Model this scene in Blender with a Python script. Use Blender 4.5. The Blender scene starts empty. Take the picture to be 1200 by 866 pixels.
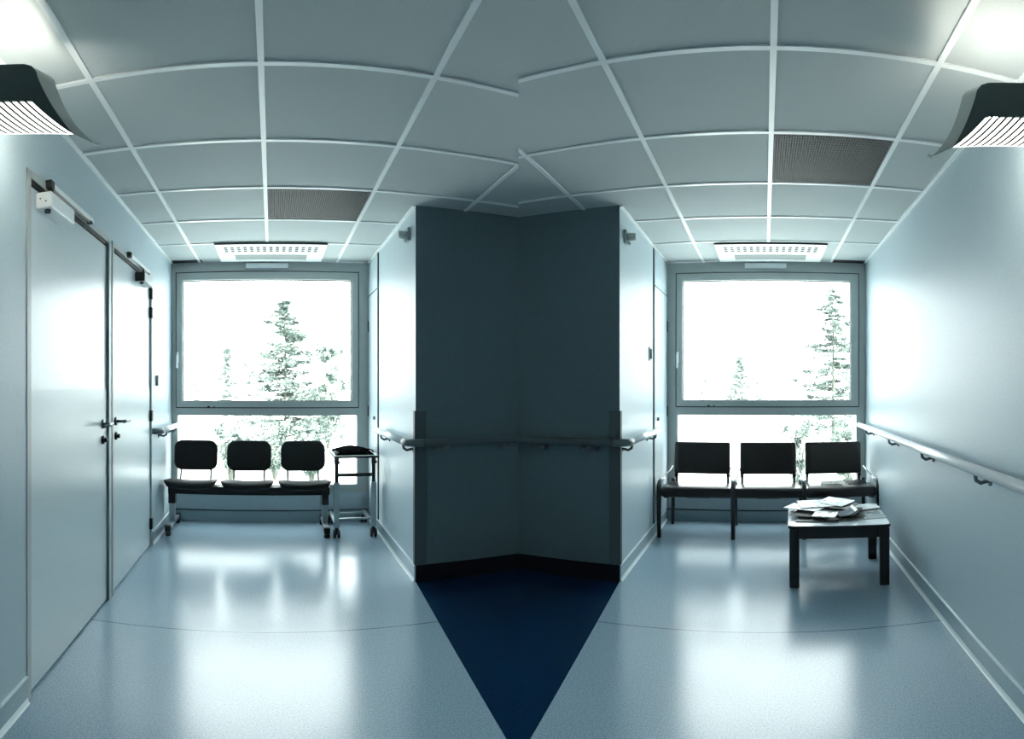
import bpy, bmesh, math, random
from mathutils import Matrix, Vector
R = math.radians
random.seed(7)
scn = bpy.context.scene
COL = scn.collection

# ------------------------------------------------------------------ layout
# Two identical bays open off one node; each is turned TH away from the camera's
# heading, the camera is a cylindrical panorama standing in the node.
TH = 0.4473
EYE = 1.248
CEIL = 2.40
D = 5.04                      # window wall, distance along each bay
FX, FY, Y0 = 645.0, 640.0, 453.0
ML = Matrix.Rotation(TH, 4, 'Z')
MR = Matrix.Rotation(-TH, 4, 'Z')
XL0, XL1 = -0.933, 0.900      # left bay: side wall planes
XR0, XR1 = -0.910, 0.935      # right bay
YC = 3.375                    # front faces of the central block
RIDGE = YC / math.cos(TH)

# ------------------------------------------------------------------ materials
def new_mat(name):
    m = bpy.data.materials.new(name); m.use_nodes = True
    nt = m.node_tree; b = nt.nodes['Principled BSDF']
    return m, nt, b

def pmat(name, col, rough=0.5, metal=0.0, spec=0.5, noise=0.0, nscale=60, bump=0.0, bscale=200, emis=None, estr=0.0, coat=0.0):
    m, nt, b = new_mat(name)
    b.inputs['Base Color'].default_value = (*col, 1)
    b.inputs['Roughness'].default_value = rough
    b.inputs['Metallic'].default_value = metal
    b.inputs['Specular IOR Level'].default_value = spec
    b.inputs['Coat Weight'].default_value = coat
    tc = nt.nodes.new('ShaderNodeTexCoord')
    if noise > 0:
        n = nt.nodes.new('ShaderNodeTexNoise'); n.inputs['Scale'].default_value = nscale
        n.inputs['Detail'].default_value = 4
        nt.links.new(tc.outputs['Object'], n.inputs['Vector'])
        r = nt.nodes.new('ShaderNodeMapRange')
        r.inputs['From Min'].default_value = .3; r.inputs['From Max'].default_value = .7
        r.inputs['To Min'].default_value = 1 - noise; r.inputs['To Max'].default_value = 1 + noise
        nt.links.new(n.outputs['Fac'], r.inputs['Value'])
        v = nt.nodes.new('ShaderNodeVectorMath'); v.operation = 'SCALE'
        v.inputs[0].default_value = col
        nt.links.new(r.outputs['Result'], v.inputs['Scale'])
        nt.links.new(v.outputs['Vector'], b.inputs['Base Color'])
    if bump > 0:
        n = nt.nodes.new('ShaderNodeTexNoise'); n.inputs['Scale'].default_value = bscale
        nt.links.new(tc.outputs['Object'], n.inputs['Vector'])
        bp = nt.nodes.new('ShaderNodeBump'); bp.inputs['Strength'].default_value = bump
        bp.inputs['Distance'].default_value = .002
        nt.links.new(n.outputs['Fac'], bp.inputs['Height'])
        nt.links.new(bp.outputs['Normal'], b.inputs['Normal'])
    if emis:
        b.inputs['Emission Color'].default_value = (*emis, 1)
        b.inputs['Emission Strength'].default_value = estr
    return m

M = {}
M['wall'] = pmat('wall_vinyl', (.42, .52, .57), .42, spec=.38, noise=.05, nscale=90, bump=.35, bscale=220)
M['block'] = pmat('wall_paint_shaded', (.115, .165, .185), .65, spec=.25, noise=.04, nscale=40, bump=.2)  # same paint as the other walls, with the shade put into the colour
M['corr'] = pmat('corridor_paint', (.07, .10, .12), .6)
M['door'] = pmat('door_laminate', (.54, .62, .65), .28, spec=.5, noise=.02, nscale=25, bump=.05, bscale=90)
M['plate'] = pmat('door_plate', (.51, .60, .63), .33, spec=.5, noise=.05, nscale=120, bump=.2, bscale=160)
M['tile'] = pmat('ceiling_tile', (.45, .50, .505), .75, spec=.3, noise=.03, nscale=150)
M['tbar'] = pmat('ceiling_bar', (.80, .84, .84), .30, spec=.6)
M['frame'] = pmat('window_aluminium', (.40, .44, .435), .4, spec=.5, noise=.03, nscale=8)
M['white'] = pmat('white_enamel', (.82, .86, .87), .35)
M['rail'] = pmat('rail_white', (.80, .85, .87), .22, spec=.6)
M['railend'] = pmat('rail_grey_plastic', (.10, .14, .15), .4)
M['black'] = pmat('black_plastic', (.008, .011, .013), .45)
M['seal'] = pmat('black_seal', (.01, .015, .016), .6)
M['guard'] = pmat('corner_guard', (.075, .105, .115), .55, spec=.3)
M['trimlight'] = pmat('base_weld', (.80, .88, .90), .3)
M['basedark'] = pmat('base_dark', (.006, .010, .016), .7, spec=.15)
M['chrome'] = pmat('chrome', (.62, .66, .68), .18, metal=1.0)
M['lever'] = pmat('lever_steel', (.16, .19, .20), .3, metal=1.0)
M['steel'] = pmat('brushed_steel', (.42, .48, .50), .35, metal=1.0)
M['dsteel'] = pmat('dark_steel', (.03, .035, .037), .35, metal=.6)
M['leather'] = pmat('dark_vinyl_seat', (.018, .015, .015), .30, spec=.5, noise=.1, nscale=30)
M['fabric'] = pmat('black_upholstery', (.009, .012, .013), .55, spec=.3, noise=.15, nscale=200, bump=.2)
M['shell'] = pmat('seat_shell', (.007, .010, .011), .62, spec=.22)
M['wood'] = pmat('dark_wood', (.016, .018, .02), .35, spec=.5, noise=.2, nscale=30)
M['lam'] = pmat('white_laminate', (.72, .79, .82), .15, spec=.6, noise=.03, nscale=60)
M['lamp'] = pmat('lamp_metal', (.085, .115, .115), .42, metal=.4)
M['lamplit'] = pmat('lamp_metal_lit', (.26, .31, .30), .4, metal=.2)  # same lamp metal, lightened: light on the outer side is painted in
M['glow'] = pmat('lamp_glow', (.9, .9, .88), .5, emis=(1, .97, .90), estr=3.2)
M['tube'] = pmat('lamp_tube', (.9, .9, .88), .5, emis=(1, .93, .80), estr=170.0)
M['grey'] = pmat('grey_plastic', (.30, .36, .37), .45)
M['midgrey'] = pmat('mid_grey', (.42, .47, .47), .5)
M['sticker'] = pmat('sticker', (.47, .55, .58), .4)
M['bark'] = pmat('bark', (.10, .11, .09), .9, noise=.3, nscale=8)
M['bag'] = pmat('black_nylon', (.005, .006, .006), .9, spec=0.0, noise=.2, nscale=60, bump=.4)

def floor_mat(name, base, seam, spec=.8, coat=.5):
    m, nt, b = new_mat(name)
    uv = nt.nodes.new('ShaderNodeTexCoord')
    n = nt.nodes.new('ShaderNodeTexNoise'); n.inputs['Scale'].default_value = 150; n.inputs['Detail'].default_value = 4
    nt.links.new(uv.outputs['UV'], n.inputs['Vector'])
    cr = nt.nodes.new('ShaderNodeValToRGB')
    cr.color_ramp.elements[0].position = .32; cr.color_ramp.elements[0].color = (*[c * .72 for c in base], 1)
    cr.color_ramp.elements[1].position = .68; cr.color_ramp.elements[1].color = (*[min(1, c * 1.22) for c in base], 1)
    nt.links.new(n.outputs['Fac'], cr.inputs['Fac'])
    out = cr.outputs['Color']
    if seam:
        sp = nt.nodes.new('ShaderNodeSeparateXYZ'); nt.links.new(uv.outputs['UV'], sp.inputs[0])
        a = nt.nodes.new('ShaderNodeMath'); a.operation = 'SUBTRACT'; a.inputs[1].default_value = 2.77
        nt.links.new(sp.outputs['Y'], a.inputs[0])
        c = nt.nodes.new('ShaderNodeMath'); c.operation = 'ABSOLUTE'; nt.links.new(a.outputs[0], c.inputs[0])
        d = nt.nodes.new('ShaderNodeMath'); d.operation = 'LESS_THAN'; d.inputs[1].default_value = .0045
        nt.links.new(c.outputs[0], d.inputs[0])
        mx = nt.nodes.new('ShaderNodeMixRGB'); mx.inputs['Color2'].default_value = (*[c_ * .45 for c_ in base], 1)
        nt.links.new(d.outputs[0], mx.inputs['Fac']); nt.links.new(out, mx.inputs['Color1'])
        out = mx.outputs['Color']
    nt.links.new(out, b.inputs['Base Color'])
    # worn polish: roughness varies softly
    n2 = nt.nodes.new('ShaderNodeTexNoise'); n2.inputs['Scale'].default_value = 3
    nt.links.new(uv.outputs['UV'], n2.inputs['Vector'])
    mr = nt.nodes.new('ShaderNodeMapRange'); mr.inputs['To Min'].default_value = .17; mr.inputs['To Max'].default_value = .27
    nt.links.new(n2.outputs['Fac'], mr.inputs['Value']); nt.links.new(mr.outputs['Result'], b.inputs['Roughness'])
    b.inputs['Specular IOR Level'].default_value = spec; b.inputs['Coat Weight'].default_value = coat; b.inputs['Coat Roughness'].default_value = .20; b.inputs['Coat IOR'].default_value = 1.6
    bp = nt.nodes.new('ShaderNodeBump'); bp.inputs['Strength'].default_value = .12; bp.inputs['Distance'].default_value = .002
    nt.links.new(n.outputs['Fac'], bp.inputs['Height']); nt.links.new(bp.outputs['Normal'], b.inputs['Normal'])
    return m
M['floor'] = floor_mat('floor_vinyl', (.29, .415, .505), True, .6, .15)
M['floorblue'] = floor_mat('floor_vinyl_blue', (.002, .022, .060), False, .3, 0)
M['base'] = pmat('base_vinyl', (.30, .41, .46), .35, noise=.12, nscale=110)

def glass_mat():
    m = bpy.data.materials.new('window_glass'); m.use_nodes = True
    nt = m.node_tree; nt.nodes.clear()
    o = nt.nodes.new('ShaderNodeOutputMaterial'); t = nt.nodes.new('ShaderNodeBsdfTransparent')
    t.inputs[0].default_value = (.95, .98, .97, 1)
    g = nt.nodes.new('ShaderNodeBsdfGlossy'); g.inputs['Roughness'].default_value = .02
    mx = nt.nodes.new('ShaderNodeMixShader'); mx.inputs[0].default_value = .06
    nt.links.new(t.outputs[0], mx.inputs[1]); nt.links.new(g.outputs[0], mx.inputs[2]); nt.links.new(mx.outputs[0], o.inputs[0])
    return m
M['glass'] = glass_mat()

def foliage(name, dark, light, scale):
    m, nt, b = new_mat(name)
    tc = nt.nodes.new('ShaderNodeTexCoord')
    n = nt.nodes.new('ShaderNodeTexNoise'); n.inputs['Scale'].default_value = scale; n.inputs['Detail'].default_value = 3
    nt.links.new(tc.outputs['Object'], n.inputs['Vector'])
    cr = nt.nodes.new('ShaderNodeValToRGB')
    cr.color_ramp.elements[0].position = .42; cr.color_ramp.elements[0].color = (*dark, 1)
    cr.color_ramp.elements[1].position = .60; cr.color_ramp.elements[1].color = (*light, 1)
    nt.links.new(n.outputs['Fac'], cr.inputs['Fac']); nt.links.new(cr.outputs['Color'], b.inputs['Base Color'])
    b.inputs['Roughness'].default_value = .6
    return m
M['needle'] = foliage('spruce_needles', (.025, .045, .038), (.30, .37, .33), 7)
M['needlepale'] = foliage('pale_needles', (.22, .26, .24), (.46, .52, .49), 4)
M['leaf'] = foliage('shrub_leaves', (.04, .065, .055), (.30, .36, .32), 6)
M['ground'] = pmat('bleached_gravel', (.70, .72, .70), .9, noise=.1, nscale=2)

# ------------------------------------------------------------------ mesh builder
class MB:
    def __init__(s):
        s.bm = bmesh.new(); s.mats = []
    def mi(s, m):
        if m not in s.mats: s.mats.append(m)
        return s.mats.index(m)
    def add(s, tmp, m, mx=None, smooth=False):
        idx = s.mi(m)
        if mx is not None: bmesh.ops.transform(tmp, matrix=mx, verts=tmp.verts)
        vs = [s.bm.verts.new(v.co) for v in tmp.verts]
        tmp.verts.index_update()
        for f in tmp.faces:
            try: nf = s.bm.faces.new([vs[v.index] for v in f.verts])
            except ValueError: continue
            nf.material_index = idx; nf.smooth = smooth
        tmp.free(); return s
    def box(s, x0, x1, y0, y1, z0, z1, m, bev=0.0, seg=2, mx=None, smooth=False):
        t = bmesh.new(); bmesh.ops.create_cube(t, size=1)
        for v in t.verts:
            v.co = Vector(((x0 + x1) / 2 + v.co.x * (x1 - x0), (y0 + y1) / 2 + v.co.y * (y1 - y0), (z0 + z1) / 2 + v.co.z * (z1 - z0)))
        if bev > 0: bmesh.ops.bevel(t, geom=list(t.edges), offset=bev, segments=seg, profile=.5, affect='EDGES')
        return s.add(t, m, mx, smooth or bev > 0 and seg > 2)
    def prism(s, pts, z0, z1, m, mx=None, bev=0.0):
        t = bmesh.new()
        a = [t.verts.new((p[0], p[1], z0)) for p in pts]; b = [t.verts.new((p[0], p[1], z1)) for p in pts]
        t.faces.new(a[::-1]); t.faces.new(b)
        n = len(pts)
        for i in range(n): t.faces.new([a[i], a[(i + 1) % n], b[(i + 1) % n], b[i]])
        if bev > 0:
            bmesh.ops.recalc_face_normals(t, faces=t.faces)
            bmesh.ops.bevel(t, geom=[e for e in t.edges if abs(e.verts[0].co.z - e.verts[1].co.z) < 1e-6], offset=bev, segments=2, affect='EDGES')
        return s.add(t, m, mx)
    def tube(s, pts, r, m, n=12, caps=True, mx=None):
        pts = [Vector(p) for p in pts]; t = bmesh.new(); rings = []
        rs = r if isinstance(r, (list, tuple)) else [r] * len(pts)
        up = None
        for i, p in enumerate(pts):
            if i == 0: d = (pts[1] - p)
            elif i == len(pts) - 1: d = p - pts[i - 1]
            else: d = (pts[i + 1] - p).normalized() + (p - pts[i - 1]).normalized()
            d.normalize()
            if up is None:
                up = Vector((0, 0, 1)) if abs(d.z) < .9 else Vector((1, 0, 0))
            a = d.cross(up).normalized(); b = a.cross(d).normalized(); up = b
            rings.append([t.verts.new(p + (a * math.cos(2 * math.pi * k / n) + b * math.sin(2 * math.pi * k / n)) * rs[i]) for k in range(n)])
        for i in range(len(rings) - 1):
            for k in range(n):
                t.faces.new([rings[i][k], rings[i][(k + 1) % n], rings[i + 1][(k + 1) % n], rings[i + 1][k]])
        if caps: t.faces.new(rings[0][::-1]); t.faces.new(rings[-1])
        bmesh.ops.recalc_face_normals(t, faces=t.faces)
        return s.add(t, m, mx, True)
    def strip(s, a, b, m, thick=0.0, direction=(0, 1, 0), smooth=True, mx=None):
        """solid sheet between polylines a and b, thickened along direction"""
        t = bmesh.new(); dv = Vector(direction) * thick; n = len(a)
        A = [t.verts.new(Vector(p)) for p in a]; B = [t.verts.new(Vector(p)) for p in b]
        if thick == 0:
            for i in range(n - 1): t.faces.new([A[i], A[i + 1], B[i + 1], B[i]])
        else:
            A2 = [t.verts.new(Vector(p) + dv) for p in a]; B2 = [t.verts.new(Vector(p) + dv) for p in b]
            for i in range(n - 1):
                t.faces.new([A[i], A[i + 1], B[i + 1], B[i]]); t.faces.new([A2[i], B2[i], B2[i + 1], A2[i + 1]])
                t.faces.new([A[i], A2[i], A2[i + 1], A[i + 1]]); t.faces.new([B[i], B[i + 1], B2[i + 1], B2[i]])
            t.faces.new([A[0], B[0], B2[0], A2[0]]); t.faces.new([A[-1], A2[-1], B2[-1], B[-1]])
            bmesh.ops.recalc_face_normals(t, faces=t.faces)
        return s.add(t, m, mx, smooth)
    def pad(s, w, h, thk, m, rad=.06, bend=0.0, bulge=0.0, mx=None, seg=6):
        """rounded rectangular pad in the XZ plane, y is thickness; bend curves it about Z"""
        t = bmesh.new(); out = []
        for cx, cz, a0 in ((w / 2 - rad, h / 2 - rad, 0), (-w / 2 + rad, h / 2 - rad, 90), (-w / 2 + rad, -h / 2 + rad, 180), (w / 2 - rad, -h / 2 + rad, 270)):
            for k in range(seg + 1):
                a = R(a0 + 90 * k / seg); out.append((cx + rad * math.cos(a), cz + rad * math.sin(a)))
        n = len(out)
        # subdivide straights for bending
        o2 = []
        for i in range(n):
            p, q = out[i], out[(i + 1) % n]; L = math.hypot(q[0] - p[0], q[1] - p[1]); k = max(1, int(L / .05))
            for j in range(k): o2.append((p[0] + (q[0] - p[0]) * j / k, p[1] + (q[1] - p[1]) * j / k))
        out = o2; n = len(out)
        e = thk / 2
        prof = [(0.0, -e - bulge), (.45, -e - bulge * .8), (.80, -e - bulge * .3), (.955, -e), (.985, -e * .75), (1.0, -e * .3), (1.0, e * .3), (.985, e * .75), (.955, e), (.6, e), (0.0, e)]
        rings = []
        for sc, y in prof:
            if sc == 0: rings.append([t.verts.new((0, y, 0))]); continue
            ring = []
            for (x, z) in out:
                if sc > .9:
                    off = (1 - sc) * .3
                    X = x - math.copysign(min(abs(x), off), x) * 1.0; Z = z - math.copysign(min(abs(z), off), z)
                else: X, Z = x * sc, z * sc
                ring.append(t.verts.new((X, y + bend * (X / (w / 2)) ** 2, Z)))
            rings.append(ring)
        for i in range(len(rings) - 1):
            A, B = rings[i], rings[i + 1]
            for k in range(n):
                if len(A) == 1: t.faces.new([A[0], B[k], B[(k + 1) % n]])
                elif len(B) == 1: t.faces.new([A[k], B[0], A[(k + 1) % n]])
                else: t.faces.new([A[k], B[k], B[(k + 1) % n], A[(k + 1) % n]])
        bmesh.ops.recalc_face_normals(t, faces=t.faces)
        return s.add(t, m, mx, True)
    def build(s, name, parent=None, mx=None, kind=None, label=None, cat=None, group=None):
        me = bpy.data.meshes.new(name); s.bm.to_mesh(me); s.bm.free()
        for m in s.mats: me.materials.append(m)
        o = bpy.data.objects.new(name, me); COL.objects.link(o)
        if parent: o.parent = parent
        if mx is not None: o.matrix_world = mx
        tag(o, label, cat, group, kind)
        return o

def tag(o, label=None, cat=None, group=None, kind=None):
    if label: o['label'] = label
    if cat: o['category'] = cat
    if group: o['group'] = group
    if kind: o['kind'] = kind
    return o

def empty(name, mx, label=None, cat=None, group=None, kind=None):
    o = bpy.data.objects.new(name, None); COL.objects.link(o); o.empty_display_size = .1
    o.matrix_world = mx
    return tag(o, label, cat, group, kind)

def T(x, y, z, rz=0): return Matrix.Translation((x, y, z)) @ Matrix.Rotation(rz, 4, 'Z')
def W(Mb, x, y): v = Mb @ Vector((x, y, 0)); return (v.x, v.y)

# ------------------------------------------------------------------ floor
def make_floor():
    bm = bmesh.new(); uvl = bm.loops.layers.uv.new('UVMap')
    def face(pts, Mb, mi):
        f = bm.faces.new([bm.verts.new((p[0], p[1], 0)) for p in pts]); f.material_index = mi
        inv = Mb.inverted()
        for l in f.loops:
            q = inv @ l.vert.co; l[uvl].uv = (q.x, q.y)
        if f.normal.z < 0: f.normal_flip()
    apex = (0, 1.829)
    cl, cr = W(ML, XL1, YC), W(MR, XR0, YC)
    zc = -.674
    face([(0, zc), apex, cl, W(ML, XL1, 5.3), W(ML, XL0 - .15, 5.3), W(ML, XL0 - .15, 0), (-.95, zc)][::-1], ML, 0)
    face([(0, zc), apex, cr, W(MR, XR0, 5.3), W(MR, XR1 + .15, 5.3), W(MR, XR1 + .15, 0), (.95, zc)], MR, 0)
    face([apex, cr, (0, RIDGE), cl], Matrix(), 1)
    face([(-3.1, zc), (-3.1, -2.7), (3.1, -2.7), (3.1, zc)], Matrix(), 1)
    bm.normal_update()
    for f in bm.faces:
        if f.normal.z < 0: f.normal_flip()
    me = bpy.data.meshes.new('floor'); bm.to_mesh(me); bm.free()
    me.materials.append(M['floor']); me.materials.append(M['floorblue'])
    o = bpy.data.objects.new('floor', me); COL.objects.link(o); o['kind'] = 'structure'
make_floor()

# ------------------------------------------------------------------ ceilings
def make_ceiling(Mb, xs, ys, skip, side, x0, x1, name, slot):
    """xs, ys: grid lines; skip: tiles replaced by a grille; side=-1 keeps world x<0"""
    b = MB()
    z = CEIL
    for i in range(len(xs) - 1):
        for j in range(len(ys) - 1):
            a, c, d, e = max(xs[i], x0), min(xs[i + 1], x1), ys[j], ys[j + 1]
            if c - a < .02 or (i, j) == skip: continue
            if j == len(ys) - 2 and slot:      # missing strip next to the window corner
                s0, s1 = slot
                if a < s0 < c or a < s1 < c or (s0 <= a and c <= s1):
                    b.box(a + .012, c - .012, d + .012, e - .10, z + .006, z + .03, M['tile'])
                    if s0 - a > .03: b.box(a + .012, s0, e - .10, e, z + .006, z + .03, M['tile'])
                    if c - s1 > .03: b.box(s1, c - .012, e - .10, e, z + .006, z + .03, M['tile'])
                    b.box(max(a, s0), min(c, s1), e - .10, e, z + .002, z + .03, M['black'])
                    continue
            b.box(a + .006, c - .006, d + .006, e - .006, z + .007, z + .03, M['tile'])
    for x in xs:
        if x0 < x < x1: b.box(x - .0115, x + .0115, ys[0], ys[-1], z, z + .012, M['tbar'])
    for y in ys[:-1]: b.box(x0, x1, y - .0115, y + .0115, z + .0005, z + .012, M['tbar'])
    # wall angle
    if side < 0: b.box(x0, x0 + .02, ys[0], ys[-1], z - .001, z + .012, M['tbar'])
    else: b.box(x1 - .02, x1, ys[0], ys[-1], z - .001, z + .012, M['tbar'])
    ax = XL1 if side < 0 else XR0
    b.box(ax - .02 if side < 0 else ax, ax if side < 0 else ax + .02, YC, ys[-1], z - .001, z + .012, M['tbar'])
    inv = Mb.inverted()
    no = inv.to_3x3() @ Vector((1, 0, 0)) * (-side)
    # slab over everything keeps daylight out
    b.box(x0 - .2, x1 + .2, ys[0] - .3, ys[-1] + .35, z + .03, z + .20, M['corr'])
    # keep the half on this bay's side of the bisector
    bmesh.ops.bisect_plane(b.bm, geom=b.bm.verts[:] + b.bm.edges[:] + b.bm.faces[:], plane_co=(0, 0, 0), plane_no=no, clear_outer=True)
    b.build(name, mx=Mb, kind='structure')
ysL = [5.0 - .61 * k for k in range(11)][::-1]; ysL[-1] = D + .005
ysR = [4.96 - .62 * k for k in range(11)][::-1]; ysR[-1] = D + .005
xsL = [-1.297, -.667, -.040, .595, 1.235, 1.86, 2.49, 3.1]
xsR = [-2.95, -2.36, -1.77, -1.15, -.560, .030, .610, 1.20]
jL = min(range(len(ysL)), key=lambda j: abs(ysL[j] - 3.19))
jR = min(range(len(ysR)), key=lambda j: abs(ysR[j] - 2.50))
make_ceiling(ML, xsL, ysL, (2, jL), -1, XL0, 3.1, 'ceiling', (XL0, -.64))
make_ceiling(MR, xsR, ysR, (5, jR), 1, -3.1, XR1, 'ceiling', (.61, XR1))
b = MB(); b.box(-3.1, 3.1, -2.7, -.60, CEIL + .03, CEIL + .2, M['tile']); b.build('ceiling', kind='structure')

# ------------------------------------------------------------------ walls
H1 = CEIL + .2
DT = 2.085                                            # top of door openings
d1a, d1b, d2a, d2b = 1.985, 3.045, 3.145, 4.175
b = MB()
for (y0, y1, z0, z1) in ((-.3, d1a, 0, H1), (d1a, d1b, DT, H1), (d1b, 3.105, 0, H1), (3.105, d2b, DT, H1), (d2b, D + .25, 0, H1)):
    b.box(XL0 - .15, XL0, y0, y1, z0, z1, M['wall'])
b.box(XL0 - .15, XL0 - .10, d1a, d2b, 0, DT, M['seal'])
b.build('wall_left', mx=ML, kind='structure')
b = MB(); b.box(XR1, XR1 + .15, -.3, D + .25, 0, H1, M['wall']); b.build('wall_right', mx=MR, kind='structure')
b = MB()
poly = [W(ML, XL1, D + .25), W(ML, XL1, YC), (0, RIDGE), W(MR, XR0, YC), W(MR, XR0, D + .25)]
b.prism(poly, 0, H1, M['wall'])
b.bm.faces.ensure_lookup_table()
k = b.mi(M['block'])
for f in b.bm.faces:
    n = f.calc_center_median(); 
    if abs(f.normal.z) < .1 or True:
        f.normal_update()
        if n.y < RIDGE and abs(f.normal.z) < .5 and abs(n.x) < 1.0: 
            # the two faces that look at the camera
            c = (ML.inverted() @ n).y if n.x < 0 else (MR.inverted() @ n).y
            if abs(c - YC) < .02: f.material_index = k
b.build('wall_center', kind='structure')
for Mb, x0, x1, nm in ((ML, XL0, XL1, 'wall_back'), (MR, XR0, XR1, 'wall_back')):
    b = MB()
    b.box(x0 - .15, x1 + .0, D, D + .25, 0, .262, M['wall'])
    b.build(nm, mx=Mb, kind='structure')
    b = MB(); b.box(x0 + .001, x1 - .001, D - .012, D, 0, .10, M['base'], bev=.003); b.box(x0 + .001, x1 - .001, D - .014, D, .10, .106, M['seal'])
    b.build('baseboard_back', mx=Mb, kind='structure')
# dim corridor behind the camera
b = MB(); b.box(-3.1, 3.1, -2.85, -2.7, 0, H1, M['corr']); b.build('wall_front', kind='structure')
for s in (-1, 1):
    b = MB(); b.box(min(s * 3.1, s * 3.25), max(s * 3.1, s * 3.25), -2.85, -.55, 0, H1, M['corr']); b.build('wall_corridor', kind='structure')
    b = MB(); a = (s * .70, s * 3.1); b.box(min(a), max(a), -.68, -.55, 0, H1, M['corr']); b.build('wall_corridor', kind='structure')

def baseboard(x, y0, y1, inward, mx, name):
    b = MB(); s = inward
    X = lambda t: x + s * t
    def bx(t0, t1, z0, z1, m, **k): b.box(min(X(t0), X(t1)), max(X(t0), X(t1)), y0, y1, z0, z1, m, **k)
    bx(0, .008, .0, .10, M['base'])
    bx(0, .011, .10, .106, M['trimlight'])
    b.strip([(X(.008), y0, .022), (X(.011), y0, .010), (X(.015), y0, .003), (X(.019), y0, .0015)],
            [(X(.008), y1, .022), (X(.011), y1, .010), (X(.015), y1, .003), (X(.019), y1, .0015)], M['trimlight'])
    b.build(name, mx=mx, kind='structure')
baseboard(XL0, d2b + .03, D - .015, 1, ML, 'baseboard_left')
baseboard(XL0, 1.0, d1a - .04, 1, ML, 'baseboard_left')
baseboard(XR1, -.2, D - .015, -1, MR, 'baseboard_right')
baseboard(XL1, YC, D - .015, -1, ML, 'baseboard_center')
baseboard(XR0, YC, D - .015, 1, MR, 'baseboard_center')
b = MB()
rx = YC * math.tan(TH)
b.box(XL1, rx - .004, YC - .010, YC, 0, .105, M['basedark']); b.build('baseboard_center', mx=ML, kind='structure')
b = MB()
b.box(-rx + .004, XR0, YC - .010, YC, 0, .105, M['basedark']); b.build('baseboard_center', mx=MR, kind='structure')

# ------------------------------------------------------------------ windows
def window(Mb, name, x0, x1, sash, g1, g2, handle_z, vent, hinges):
    e = empty(name, Mb @ T(0, D, 0), kind='structure')
    z0, z1 = .262, CEIL + .004
    F = M['frame']
    b = MB()
    sx0, sx1, sz0, sz1 = sash; a0, a1, c0, c1 = g2
    y0, y1 = 0.0, .09
    b.box(x0, sx0, y0, y1, z0, z1, F); b.box(sx1, x1, y0, y1, z0, z1, F)
    b.box(sx0, sx1, y0, y1, sz1, z1, F)
    b.box(sx0, sx1, y0, y1, c1, sz0, F)
    b.box(sx0, sx1, y0, y1, z0, c0, F)
    b.box(sx0, a0, y0, y1, c0, c1, F); b.box(a1, sx1, y0, y1, c0, c1, F)
    b.build('window_frame', parent=e)
    # dark rebate between frame and sash
    b = MB(); g = .010
    for q in ((sx0, sx1, sz1 - g, sz1), (sx0, sx1, sz0, sz0 + g), (sx0, sx0 + g, sz0, sz1), (sx1 - g, sx1, sz0, sz1)):
        b.box(q[0], q[1], .012, .085, q[2], q[3], M['seal'])
    b.build('gasket', parent=e)
    b = MB(); p0, p1, q0, q1 = g1; X0, X1, Z0, Z1 = sx0 + g, sx1 - g, sz0 + g, sz1 - g
    for q in ((X0, X1, q1, Z1), (X0, X1, Z0, q0), (X0, p0, q0, q1), (p1, X1, q0, q1)):
        b.box(q[0], q[1], -.010, .075, q[2], q[3], F)
    for q in ((p0, p1, q1 - .006, q1), (p0, p1, q0, q0 + .006), (p0, p0 + .006, q0, q1), (p1 - .006, p1, q0, q1)):
        b.box(q[0], q[1], .02, .04, q[2], q[3], M['seal'])
    b.build('sash', parent=e)
    b = MB(); b.box(p0, p1, .03, .036, q0, q1, M['glass']); b.build('glass_pane', parent=e)
    b = MB(); b.box(a0, a1, .03, .036, c0, c1, M['glass']); b.build('glass_pane', parent=e)
    b = MB(); hx = sx0 + .022
    b.box(hx - .012, hx + .012, -.02, -.010, handle_z - .05, handle_z + .05, M['white'], bev=.003)
    b.tube([(hx, -.018, handle_z + .015), (hx, -.045, handle_z + .015)], .008, M['white'])
    b.box(hx - .009, hx + .009, -.058, -.042, handle_z - .10, handle_z + .02, M['white'], bev=.005)
    b.build('handle', parent=e)
    b = MB(); lx = sx0 + .31
    b.tube([(lx, -.022, sz0 + .012), (lx, -.0, sz0 + .012)], .011, M['dsteel']); b.tube([(lx + .05, -.014, sz0 + .016), (lx + .05, 0, sz0 + .016)], .006, M['dsteel'])
    b.build('lock', parent=e)
    b = MB(); b.box(vent[0], vent[1], -.035, 0, CEIL - .062, CEIL - .018, M['white'], bev=.004); b.build('trickle_vent', parent=e)
    for hz in hinges:
        b = MB(); b.box(sx1 + .035, sx1 + .065, -.016, 0, hz - .05, hz + .05, M['seal'], bev=.003); b.build('hinge', parent=e)
    return e
window(ML, 'window_1', XL0, XL1, (-.894, .802, 1.047, 2.317), (-.828, .732, 1.113, 2.238), (-.876, .782, .337, .979), 1.52, (-.24, .145), ())
window(MR, 'window_2', XR0, XR1, (-.823, .876, 1.055, 2.308), (-.757, .794, 1.118, 2.232), (-.804, .847, .320, .983), 1.52, (-.18, .20), ())

# ------------------------------------------------------------------ doors
def lever(b, x, y, z, dirn):
    b.tube([(x, y, z), (x + .010, y, z)], .026, M['lever'], n=20)
    b.tube([(x + .008, y, z), (x + .055, y, z)], .009, M['lever'])
    b.tube([(x + .055, y - dirn * .008, z), (x + .058, y + dirn * .03, z), (x + .054, y + dirn * .135, z - .002)], [.011, .010, .009], M['lever'])

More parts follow.
